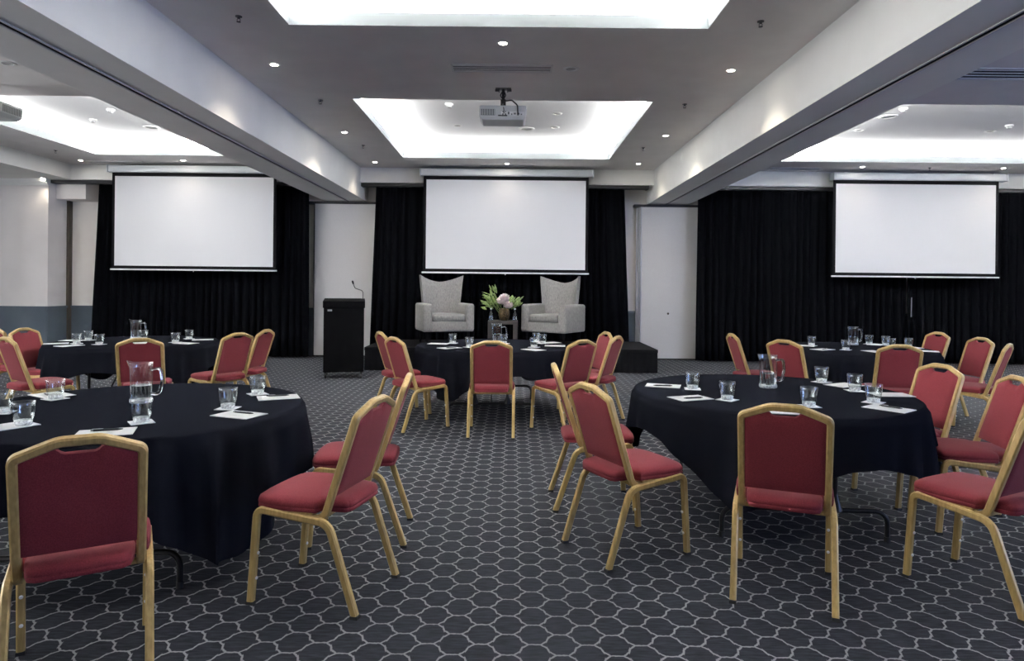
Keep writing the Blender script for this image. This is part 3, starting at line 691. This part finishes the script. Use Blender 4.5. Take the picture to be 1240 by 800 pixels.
for k, S in SETS.items():
    ph_ = TABLES[k][2]
    x, y, _ = on_table(k, *S['pitcher'][:2]); make_pitcher(S['pitcher'][2], (x, y, CLZ + .001), S['pitcher'][3] * .4, 'water pitchers on the tables')
    for px, py, lab in S['glasses']:
        x, y, an = on_table(k, px, py, .80)
        if COAST0 is None:
            bm = B(); box(bm, -.054, .054, -.054, .054, 0, .0025); COAST0 = obj('coaster', bm, M['coaster'], smooth=0); c = COAST0
        else: c = COAST0.copy(); COL.objects.link(c)
        c.location = (x, y, CLZ + .0012); c.rotation_euler = (0, 0, an + random.uniform(-.15, .15)); tag(c, 'white coaster under the glass, ' + lab, 'coaster', 'coasters on the ' + ph_)
        make_tumbler('clear empty tumbler, ' + lab, (x, y, CLZ + .0040), 'tumblers on the ' + ph_)
    for px, py, pen, lab in S['papers']:
        lab = lab.replace('at the left picture edge on the near left table', 'near left table, left picture edge')
        x, y, an = on_table(k, px, py, .78)
        if PAPER0 is None:
            bm = B(); box(bm, -.12, .12, -.0825, .0825, 0, .003)
            box(bm, -.04, .03, -.030, -.029, .003, .0032, mi=1)
            PAPER0 = obj('notepad', bm, [M['paper'], M['inkgrey']], smooth=0); p = PAPER0
        else: p = PAPER0.copy(); COL.objects.link(p)
        rz = an + random.uniform(-.12, .12) + (PI / 2 if pen == 2 else 0)
        p.location = (x, y, CLZ + .0012); p.rotation_euler = (0, 0, rz); tag(p, 'white notepad sheet, ' + lab, 'notepad', 'notepads on the ' + ph_)
        if pen:
            if PEN0 is None:
                PEN0 = thing('pen', None, 'pen'); Q = Matrix.Rotation(PI / 2, 4, 'Y')
                bm = B(); lathe(bm, [(0, -.055), (.0045, -.055), (.005, -.02), (.005, .045), (.0015, .066), (0, .068)], 10, Q); obj('barrel', bm, M['pen'], PEN0)
                bm = B(); box(bm, -.06, -.015, -.0015, .0015, .0055, .0068); obj('clip', bm, M['alu'], PEN0, smooth=0)
                bm = B(); lathe(bm, [(0, -.066), (.0025, -.066), (.0025, -.054), (0, -.054)], 8, Q); obj('button', bm, M['pen'], PEN0)
                q = PEN0
            else: q = dup(PEN0)
            lab = lab.replace('near right table, the closer sheet', 'near right table, closer sheet').replace('near left table, the closer sheet', 'near left table, closer sheet'); q.location = (x + .03 * math.cos(rz + PI / 2), y + .03 * math.sin(rz + PI / 2), CLZ + .0093); q.rotation_euler = (0, 0, rz + random.uniform(-.25, .25)); tag(q, 'black pen on the notepad, ' + lab, 'pen', 'pens on the notepads')

# ------------------------------------------------------------------ banquet chairs
CH = None
def make_chair(label):
    global CH
    t = thing('banquet_chair', label, 'chair', group='red banquet chairs')
    LX, PX = .2155, .1885
    prof = profile(.029, .034, .22)
    zf, zr = .438, .402
    def side(s):
        foot_f, top_f, top_r, foot_r = (s * LX, .262, 0), (s * LX, .232, zf), (s * LX, -.125, zr), (s * LX, -.262, 0)
        return [Vector(p) for p in (foot_f, top_f, top_r, foot_r)]
    fr = B()
    for s in (-1, 1):
        P = side(s); mid1 = P[1].lerp(P[2], .22); mid2 = P[1].lerp(P[2], .72)
        for nm, path, rad in (('front_leg', [P[0] + Vector((0, 0, .012)), P[1], mid1], .055), ('rear_leg', [P[3] + Vector((0, .004, .012)), P[2], mid2], .075)):
            bm = B(); sweep(bm, fillet(path, rad, 7), prof, (1, 0, 0)); lg = obj('leg', bm, M['gold'], t, smooth=40)
            f = path[0]; bm = B(); box(bm, f.x - .0155, f.x + .0155, f.y - .018, f.y + .018, 0, .014); obj('foot_cap', bm, M['rubber'], lg, smooth=0)
            if nm == 'front_leg':
                for z in (.12, .235):
                    yy = .262 - (.03) * z / zf
                    bm = B(); lathe(bm, [(0, 0), (.0075, 0), (.0075, .003), (.0045, .006), (0, .0065)], 10, Matrix.Translation((s * LX - s * .003, yy - .0165, z)) @ Matrix.Rotation(PI / 2, 4, 'X')); obj('stacking_button', bm, M['button'], lg)
        sweep(fr, [mid1, mid2], prof, (1, 0, 0))
    for y, z in ((.19, .424), (-.07, .410)): sweep(fr, [(-LX, y, z), (LX, y, z)], profile(.026, .022, .25), (0, 1, 0))
    obj('seat_frame', fr, M['gold'], t, smooth=40)
    # back frame: one bent tube
    sh = Vector((0, -.243, .872)); base = Vector((0, -.100, .428)); lean = (sh - base).normalized()
    nrm = Vector((0, lean.z, -lean.y))                          # forward
    pk = sh + lean * .052
    path = [(-PX, .02, .418), (-PX, -.088, .402), (-PX, sh.y, sh.z), (-.062, pk.y, pk.z), (.062, pk.y, pk.z), (PX, sh.y, sh.z), (PX, -.088, .402), (PX, .02, .418)]
    bm = B(); sweep(bm, fillet(path, [0, .06, .024, .10, .10, .024, .06, 0], 6), profile(.032, .033, .2), (1, 0, 0)); obj('back_frame', bm, M['gold'], t, smooth=40)
    # padded back with hand slot under the crest
    ht = (sh - base).length
    def top(x):
        ax = abs(x); arch = ht + .052 * min(1.0, max(0.0, (PX - ax) / (PX - .062))) - .015
        dip = .030 * (1 if ax < .045 else max(0.0, (1 + math.cos(PI * min(1.0, (ax - .045) / .035))) / 2))
        return arch - dip * 1.0
    nx, nz = 32, 14; b0 = .088
    def pt(u, v, s):
        x = (2 * u - 1) * (PX - .012); e = min(u, 1 - u, v * .9 + .0, (1 - v)) ; tt = b0 + (top(x) - b0) * v
        th = .010 + .011 * min(1.0, e / .09) ** .5
        return base + Vector((x, 0, 0)) + lean * tt + nrm * (s * th - .001)
    bm = B()
    Fr = [[bm.verts.new(pt(i / nx, j / nz, 1)) for j in range(nz + 1)] for i in range(nx + 1)]
    Bk = [[bm.verts.new(pt(i / nx, j / nz, -.75)) for j in range(nz + 1)] for i in range(nx + 1)]
    for i in range(nx):
        for j in range(nz):
            bm.faces.new((Fr[i][j], Fr[i + 1][j], Fr[i + 1][j + 1], Fr[i][j + 1])); bm.faces.new((Bk[i][j], Bk[i][j + 1], Bk[i + 1][j + 1], Bk[i + 1][j]))
        bm.faces.new((Fr[i][nz], Fr[i + 1][nz], Bk[i + 1][nz], Bk[i][nz])); bm.faces.new((Fr[i][0], Bk[i][0], Bk[i + 1][0], Fr[i + 1][0]))
    for j in range(nz):
        bm.faces.new((Fr[0][j], Fr[0][j + 1], Bk[0][j + 1], Bk[0][j])); bm.faces.new((Fr[nx][j], Bk[nx][j], Bk[nx][j + 1], Fr[nx][j + 1]))
    obj('backrest', bm, M['red'], t, smooth=50)
    # seat cushion, narrowed between the posts at the back
    half = [(0, .268), (.10, .266), (.165, .258), (.205, .235), (.222, .19), (.225, .10), (.221, .0), (.214, -.055), (.195, -.066), (.170, -.074), (.166, -.13), (.155, -.180), (.13, -.197), (0, -.200)]
    out = half + [(-x, y) for x, y in half[-2:0:-1]]
    dens = []
    for a, b_ in zip(out, out[1:] + out[:1]):
        for q in range(3): dens.append((a[0] + (b_[0] - a[0]) * q / 3, a[1] + (b_[1] - a[1]) * q / 3))
    lay = [(.93, .440), (.985, .441), (1.0, .447), (1.0, .456), (.990, .460), (1.0, .464), (1.003, .474), (.985, .485), (.93, .494), (.80, .500), (.5, .503), (.22, .504)]
    bm = B(); rings = [[bm.verts.new((x * s, .02 + (y - .02) * s, z - .006 * max(0, -y) / .2)) for x, y in dens] for s, z in lay]
    n = len(dens)
    for A, C in zip(rings, rings[1:]):
        for k in range(n): bm.faces.new((A[k], A[(k + 1) % n], C[(k + 1) % n], C[k]))
    bm.faces.new(rings[0][::-1]); cv = bm.verts.new((0, .02, .504))
    for k in range(n): bm.faces.new((cv, rings[-1][k], rings[-1][(k + 1) % n]))
    obj('seat', bm, M['red'], t, smooth=45)
    bm = B(); A_ = [bm.verts.new((x * .965, max(-.04, .02 + (y - .02) * .965), .424)) for x, y in dens]; C_ = [bm.verts.new((x * .965, max(-.04, .02 + (y - .02) * .965), .441)) for x, y in dens]
    for k in range(n): bm.faces.new((A_[k], A_[(k + 1) % n], C_[(k + 1) % n], C_[k]))
    bm.faces.new(A_[::-1]); bm.faces.new(C_); obj('seat_board', bm, M['gold'], t, smooth=40)
    CH = t; return t
def put_chair(label, x, y, ang):
    """ang: heading in degrees clockwise from +Y (towards the stage)"""
    if CH is None: t = make_chair(label)
    else: t = dup(CH); t['label'] = label
    t.location = (x, y, 0); t.rotation_euler = (0, 0, -math.radians(ang)); return t
def by_peak(label, px, py, ang, push=0.0):
    x, y = at_z(px, py, .93); h = Vector((math.sin(math.radians(ang)), math.cos(math.radians(ang))))
    s = 1 + push
    return put_chair(label, x * s + .262 * h.x, y * s + .262 * h.y, ang)
put_chair('red chair at the front of the near right table, back turned to the viewer', 1.331, 3.254, 22)
put_chair('red chair left of the near right table, the closer of two, seen from behind', .634, 3.724, 63)
put_chair('red chair left of the near right table, half hidden behind the closer one', .54, 4.53, 89)
put_chair('red chair pushed in at the near right table, its seat hidden by the cloth', 2.79, 4.68, -100)
put_chair('red chair second from the viewer along the right picture edge', 2.86, 4.15, -79)
put_chair('red chair at the lower right corner, turned to the near right table', 2.33, 3.26, -28)
put_chair('red chair at the lower left corner, back turned to the viewer', -1.60, 2.49, -30)
put_chair('red chair right of the near left table, the closer of two', -.878, 3.182, -76)
put_chair('red chair right of the near left table, the farther of two', -.87, 3.905, -94)
put_chair('red chair at the front of the middle table, square back to the viewer', -.205, 6.60, 0)
put_chair('red chair left of the middle table, the closer of two', -1.0, 6.85, 52)
by_peak('red chair left of the middle table, the farther one near the stage', 459.7, 402, 62)
put_chair('red chair right of the middle table, closest to the viewer', .53, 6.76, -39)
by_peak('red chair right of the middle table, nearest the stage, its front showing', 735.3, 402.2, -103)
by_peak('red chair right of the middle table, the outermost and seen edge on', 748.5, 407.3, -62)
put_chair('red chair at the far left table, almost wholly cut by the picture edge', -5.74, 7.76, 30)
by_peak('red chair left of the far left table, the farther of two in full view', 27.5, 397.6, 96)
by_peak('red chair left of the far left table, the closer one at the picture edge', 5.5, 408.6, 33)
by_peak('red chair at the front of the far left table, back to the viewer', 169, 410, -20)
by_peak('red chair right of the far left table, the closer of two', 289.5, 403.5, -62)
by_peak('red chair right of the far left table, the farther of two', 323.5, 399.3, -83)
by_peak('red chair left of the far right table, seen edge on before the black curtain', 885.3, 404.3, 90)
by_peak('red chair at the front left of the far right table', 948.3, 412, 55)
by_peak('red chair directly in front of the far right table, back to the viewer', 1090.7, 418, 12)
by_peak('red chair right of the far right table, farthest of three', 1137.3, 403.5, -96, .02)
by_peak('red chair right of the far right table, middle one of three, front showing', 1189.4, 409.1, -92)
by_peak('red chair right of the far right table, closest of three, seen edge on', 1223.1, 416.8, -44)

# ------------------------------------------------------------------ ceiling fittings
DL = {}
def downlight(label, x, y, z, lit, power=22.0, r=.052):
    key = (lit, r)
    if key not in DL:
        t = thing('downlight', label, 'downlight', (x, y, z), 0, 'ceiling downlights')
        bm = B(); lathe(bm, [(r * .72, .004), (r * .72, -.006), (r, -.006), (r * 1.12, -.002), (r * 1.12, .0)], 24); obj('bezel', bm, M['white'], t)
        bm = B(); lathe(bm, [(0, -.001), (r * .72, -.001)], 24); obj('lens', bm, M['lamp'] if lit else M['lampoff'], t)
        DL[key] = t
    else:
        t = dup(DL[key]); t.location = (x, y, z); t['label'] = label
    if lit:
        L = bpy.data.lights.new('downlight_beam', 'SPOT'); L.energy = power; L.color = (1, .87, .70); L.spot_size = math.radians(110); L.spot_blend = .8; L.shadow_soft_size = .05
        o = bpy.data.objects.new('downlight_beam', L); COL.objects.link(o); o.location = (x, y, z - .03)
    return t
for lab, px, py in (('lit downlight in the middle ceiling, left and closest to the viewer', 332, 78), ('lit downlight in the middle ceiling, left row, second from the viewer', 417, 160), ('lit downlight in the middle ceiling, far left corner by the bulkhead', 454, 196),
                    ('lit downlight between the two middle coffers, starburst bright', 609, 52), ('lit downlight over the stage screen housing', 614, 198), ('lit downlight in the middle ceiling, far right corner by the bulkhead', 773, 198),
                    ('lit downlight in the middle ceiling, right row, second from the viewer', 806, 164), ('lit downlight in the middle ceiling, right and closest to the viewer', 885, 85),
                    ('lit downlight over the left end of the left screen', 97.7, 194), ('lit downlight over the right part of the left screen', 221.5, 194), ('lit downlight over the left part of the right screen', 1044.5, 201.8), ('lit downlight over the right end of the right screen', 1215, 203.4)):
    x, y = at_z(px, py, CZ); downlight(lab, x, min(y, 12.5), CZ, True, 20.0 if y < 12 else (2.5 if 'screen' in lab else 12.0))
x, y = at_z(51.5, 215.4, SZ); downlight('lit downlight in the low soffit at the left wall', x, y, SZ, True, 3)
for lab, px, py in (('unlit round fitting right of the long air vent', 691.5, 83.3), ('unlit round fitting in the left ceiling, near the picture edge', 9, 76.5)):
    x, y = at_z(px, py, CZ); downlight(lab, x, y, CZ, False, r=.075)
for lab, px, py in (('small white fitting in the left part of the middle coffer', 554, 152), ('small white fitting at the right of the middle coffer, nearer one', 674.8, 137.5), ('small white fitting at the right of the middle coffer, farther one', 672, 154),
                    ('small white fitting in the right coffer next to the beam', 1041, 157.5), ('small white fitting in the right coffer, right of centre', 1199, 159)):
    x, y = at_z(px, py, CUP); downlight(lab, x, y, CUP, False, r=.07)
SP = None
for lab, px, py in (('sprinkler head high at the left of the middle ceiling', 289, 24), ('sprinkler head left of the far middle coffer', 388, 124), ('sprinkler head near the left beam, before the bulkhead', 440, 178), ('sprinkler head right of the far middle coffer', 829, 129),
                    ('sprinkler head near the right beam, before the bulkhead', 779, 181), ('sprinkler head high at the right of the middle ceiling', 921, 30), ('sprinkler head in the left ceiling over the screen', 67.4, 184), ('sprinkler head in the right ceiling over the screen', 1126, 205)):
    x, y = at_z(px, py, CZ - .03)
    if SP is None:
        SP = thing('ceiling_sprinkler', lab, 'sprinkler', (x, y, CZ), 0, 'ceiling sprinklers'); t = SP
        bm = B(); lathe(bm, [(0, .004), (.03, .004), (.028, -.006), (.012, -.008), (.011, -.022), (0, -.022)], 14); obj('base', bm, M['brass'], t)
        bm = B()
        for s in (-1, 1): tube(bm, fillet([(s * .009, 0, -.02), (s * .016, 0, -.032), (s * .004, 0, -.046)], .006, 3), .0028, 6)
        lathe(bm, [(0, -.046), (.018, -.046), (.018, -.049), (0, -.049)], 12); obj('deflector', bm, M['brass'], t)
    else: t = dup(SP); t.location = (x, y, CZ); t['label'] = lab
SM = None
for lab, px, py in (('white smoke detector in the left of the middle coffer', 544, 127.5), ('white smoke detector in the left coffer', 134, 134), ('small white detector in the left coffer, left of the larger one', 113, 146), ('white dome in the right coffer next to the beam', 1094, 132.8), ('white smoke detector at the right of the right coffer', 1222, 153)):
    x, y = at_z(px, py, CUP - .02)
    if SM is None:
        SM = thing('smoke_detector', lab, 'smoke detector', (x, y, CUP), 0, 'smoke detectors in the coffers'); t = SM
        bm = B(); lathe(bm, [(0, 0), (.055, 0), (.055, -.018), (.045, -.026), (0, -.026)], 20); obj('base', bm, M['white'], t)
        bm = B(); lathe(bm, [(0, -.024), (.032, -.026), (.034, -.046), (.024, -.054), (0, -.055)], 18); obj('sensor', bm, M['grey'], t)
    else: t = dup(SM); t.location = (x, y, CUP); t['label'] = lab
SPK = None
for lab, px, py in (('round ceiling speaker in the middle coffer, right of the projector', 637.7, 155.6), ('round ceiling speaker in the left coffer', 183, 154), ('round ceiling speaker in the right coffer', 1076, 141)):
    x, y = at_z(px, py, CUP)
    if SPK is None:
        SPK = thing('ceiling_speaker', lab, 'speaker', (x, y, CUP), 0, 'ceiling speakers in the coffers'); t = SPK
        bm = B(); lathe(bm, [(.085, .0), (.085, -.010), (.105, -.016), (.125, -.010), (.128, 0)], 28); obj('rim', bm, M['white'], t)
        bm = B(); lathe(bm, [(0, -.008), (.086, -.006)], 28); obj('grille', bm, M['grey'], t)
    else: t = dup(SPK); t.location = (x, y, CUP); t['label'] = lab
def vent(label, x0, x1, y0, y1, z, nsl, dark=False):
    t = thing('air_vent', label, 'air vent', ((x0 + x1) / 2, (y0 + y1) / 2, z), 0, 'ceiling air vents'); hx, hy = (x1 - x0) / 2, (y1 - y0) / 2; e = .018
    bm = B(); box(bm, -hx, hx, -hy, -hy + e, -.01, 0); box(bm, -hx, hx, hy - e, hy, -.01, 0); box(bm, -hx, -hx + e, -hy, hy, -.01, 0); box(bm, hx - e, hx, -hy, hy, -.01, 0); obj('frame', bm, M['vent'], t, smooth=0)
    bm = B(); box(bm, -hx + e, hx - e, -hy + e, hy - e, -.002, -.001); obj('backing', bm, M['slot'], t, smooth=0)
    bm = B()
    for k in range(nsl):
        yy = -hy + e + (2 * hy - 2 * e) * (k + .5) / nsl; box(bm, -hx + e, hx - e, yy - .008, yy + .008, -.010, -.003)
    obj('louvres', bm, M['vent'], t, smooth=0)
a = at_z(547, 82, CZ); b_ = at_z(669, 82, CZ); y0, y1 = at_z(608, 87.0, CZ)[1], at_z(608, 77.5, CZ)[1]
vent('long slotted air vent above the projector', a[0], b_[0], min(y0, y1), max(y0, y1), CZ, 4)
a = at_z(1165, 89, CZ)
vent('slotted air vent in the right ceiling beyond the beam', a[0], a[0] + 1.15, a[1] - .19, a[1] + .19, CZ, 4)
for lab, px0, px1, py in (('thin air grille above the stage screen', 581, 646, 200.5), ('thin air grille above the left screen', 107, 176, 196), ('thin air grille beside the right screen', 931, 994, 204.2)):
    a = at_z(px0, py, CZ); b_ = at_z(px1, py, CZ); yy = min(12.82, (a[1] + b_[1]) / 2); vent(lab, a[0] * yy / a[1], b_[0] * yy / b_[1], yy - .1, yy + .1, CZ, 2)
# register on the side wall of the left coffer
t = thing('wall_register', 'white slatted register inside the left coffer', 'air vent', (-7.5 - SET + .004, 10.9, 4.04), PI / 2)
bm = B(); box(bm, -.35, .35, -.004, .004, -.06, .06); obj('plate', bm, M['white'], t, smooth=0)
bm = B()
for k in range(9): box(bm, -.32 + k * .075, -.29 + k * .075, -.012, .0, -.05, .05)
obj('slats', bm, M['vent'], t, smooth=0)

def projector(label, x, y):
    t = thing('projector', label, 'projector', (x, y, CZ), 0, 'ceiling projectors')
    zt, zb = -.235, -.395
    bm = B(); rbox(bm, -.265, .265, -.17, .19, zb + .035, zt, .012, 2)
    obj('body', bm, M['projector'], t)
    bm = B()
    top = [(-.262, -.168), (.262, -.168), (.262, .188), (-.262, .188)]
    bot = [(-.235, -.155), (.235, -.155), (.235, .165), (-.235, .165)]
    A = [bm.verts.new((p[0], p[1], zb + .037)) for p in top]; C = [bm.verts.new((p[0], p[1], zb)) for p in bot]
    for i in range(4): bm.faces.new((A[i], A[(i + 1) % 4], C[(i + 1) % 4], C[i]))
    bm.faces.new(A); bm.faces.new(C); obj('underside', bm, M['grey'], t, smooth=0, bevel=.006)
    bm = B(); box(bm, -.255, -.09, -.176, -.168, zb + .045, zt - .045); g = obj('grille', bm, M['projdark'], t, smooth=0)
    bm = B()
    for k in range(9): box(bm, -.25 + k * .0185, -.243 + k * .0185, -.180, -.175, zb + .048, zt - .048)
    obj('slats', bm, M['projector'], g, smooth=0)
    bm = B(); box(bm, -.02, .24, -.174, -.168, zb + .05, zt - .07); cp = obj('connector_plate', bm, M['bar'], t, smooth=0)
    bm = B()
    for i, (cx, cz, w, hh) in enumerate(((0, .03, .018, .016), (.03, .03, .018, .016), (.03, .06, .012, .012), (.065, .035, .02, .03), (.10, .03, .016, .016), (.135, .035, .026, .02), (.175, .035, .026, .02), (.21, .03, .014, .014), (.0, .06, .012, .012))):
        box(bm, cx - w / 2, cx + w / 2, -.178, -.174, zb + .02 + cz, zb + .02 + cz + hh)
    obj('sockets', bm, M['projdark'], cp, smooth=0)
    bm = B(); box(bm, -.055, .05, -.178, -.170, zb + .037, zb + .05); obj('catch', bm, M['rubber'], t, smooth=0)
    # side vents
    bm = B()
    for s in (-1, 1):
        for k in range(12): box(bm, s * .265 - .003, s * .265 + .003, -.13 + k * .025, -.118 + k * .025, zb + .05, zt - .03)
    obj('side_vents', bm, M['projdark'], t, smooth=0)
    bm = B(); box(bm, -.09, .09, -.045, .045, -.006, 0)
    for s in (-1, 1): box(bm, s * .05 - .006, s * .05 + .006, -.03, .03, -.035, 0); box(bm, s * .075 - .02, s * .075 + .02, -.012, .012, -.03, -.008)
    mt = obj('ceiling_mount', bm, M['brass'], t, smooth=0)
    bm = B(); tube(bm, [(0, 0, -.005), (0, 0, zt)], .017, 12); box(bm, -.03, .03, -.03, .03, -.20, -.13); box(bm, -.10, .10, -.08, .08, zt - .002, zt + .010); obj('drop_pole', bm, M['rubber'], mt)
    lx = bm = B(); lathe(bm, [(0, 0), (.045, 0), (.045, .03), (.03, .035), (0, .03)], 20, Matrix.Translation((.12, .188, zb + .10)) @ Matrix.Rotation(-PI / 2, 4, 'X')); obj('lens', bm, M['projdark'], t)
    bm = B(); tube(bm, fillet([(.02, -.03, -.15), (.10, -.09, -.155), (.165, -.19, -.24), (.17, -.19, -.33), (.17, -.172, -.345)], .05, 5), .008, 8); obj('cable', bm, M['rubber'], mt)
    bm = B(); tube(bm, fillet([(-.01, -.03, -.04), (-.035, -.05, -.09), (.0, -.05, -.14), (.03, -.05, -.09), (.01, -.04, -.04)], .02, 4), .006, 6); tube(bm, fillet([(0, -.03, -.18), (-.01, -.12, -.22), (.01, -.185, -.27), (.012, -.18, -.33)], .03, 4), .005, 6); obj('cable', bm, M['rubber'], mt)
x, y = at_z(608, 107.6, CZ); projector('grey projector hanging from the middle ceiling before the coffer', x + .015, y)
projector('grey projector hanging from the left ceiling at the picture edge', -6.10, y)

# ------------------------------------------------------------------ lights
def area(name, loc, sx, sy, power, col, rot):
    L = bpy.data.lights.new(name, 'AREA'); L.shape = 'RECTANGLE'; L.size = sx; L.size_y = sy; L.energy = power; L.color = col
    o = bpy.data.objects.new(name, L); COL.objects.link(o); o.location = loc; o.rotation_euler = rot; return o
COVE = 54.0      # watts per metre of cove strip
cc = (1.0, .98, .94)
for x0, x1, y0, y1 in coffers:
    if y1 < 0: continue                       # the lamps at the back of the room are switched off
    z = CZ + T + .03; o = .15
    for (lx, ly, L, r) in (((x0 + x1) / 2, y0 - o, x1 - x0, 0), ((x0 + x1) / 2, y1 + o, x1 - x0, 0), (x0 - o, (y0 + y1) / 2, y1 - y0, PI / 2), (x1 + o, (y0 + y1) / 2, y1 - y0, PI / 2)):
        area('cove_strip', (lx, ly, z), L + .2, .06, (COVE if y1 > 8 else COVE * .68) * L, cc, (PI, 0, r))
for (x, ws, pw, col) in ((WX0, assumed_winL, 80, (.95, .97, 1.0)), (WX1, assumed_winR, 160, (.36, .50, 1.0))):
    for y0, y1, z0, z1 in ws:
        s = 1 if x > 0 else -1
        area('assumed_daylight', (x + s * .10, (y0 + y1) / 2, (z0 + z1) / 2), z1 - z0, y1 - y0, pw * (.25 if x > 0 and y0 > 0 else 1), col, (0, s * PI / 2, 0))  # light added behind the assumed, unseen windows
w = bpy.data.worlds.new('world'); SC.world = w; w.use_nodes = True
w.node_tree.nodes['Background'].inputs[0].default_value = (.7, .8, 1, 1); w.node_tree.nodes['Background'].inputs[1].default_value = .3

# ------------------------------------------------------------------ view
SC.view_settings.view_transform = 'Standard'; SC.view_settings.look = 'None'; SC.view_settings.gamma = 1.0
SC.view_settings.use_curve_mapping = False; SC.view_settings.exposure = 1.5
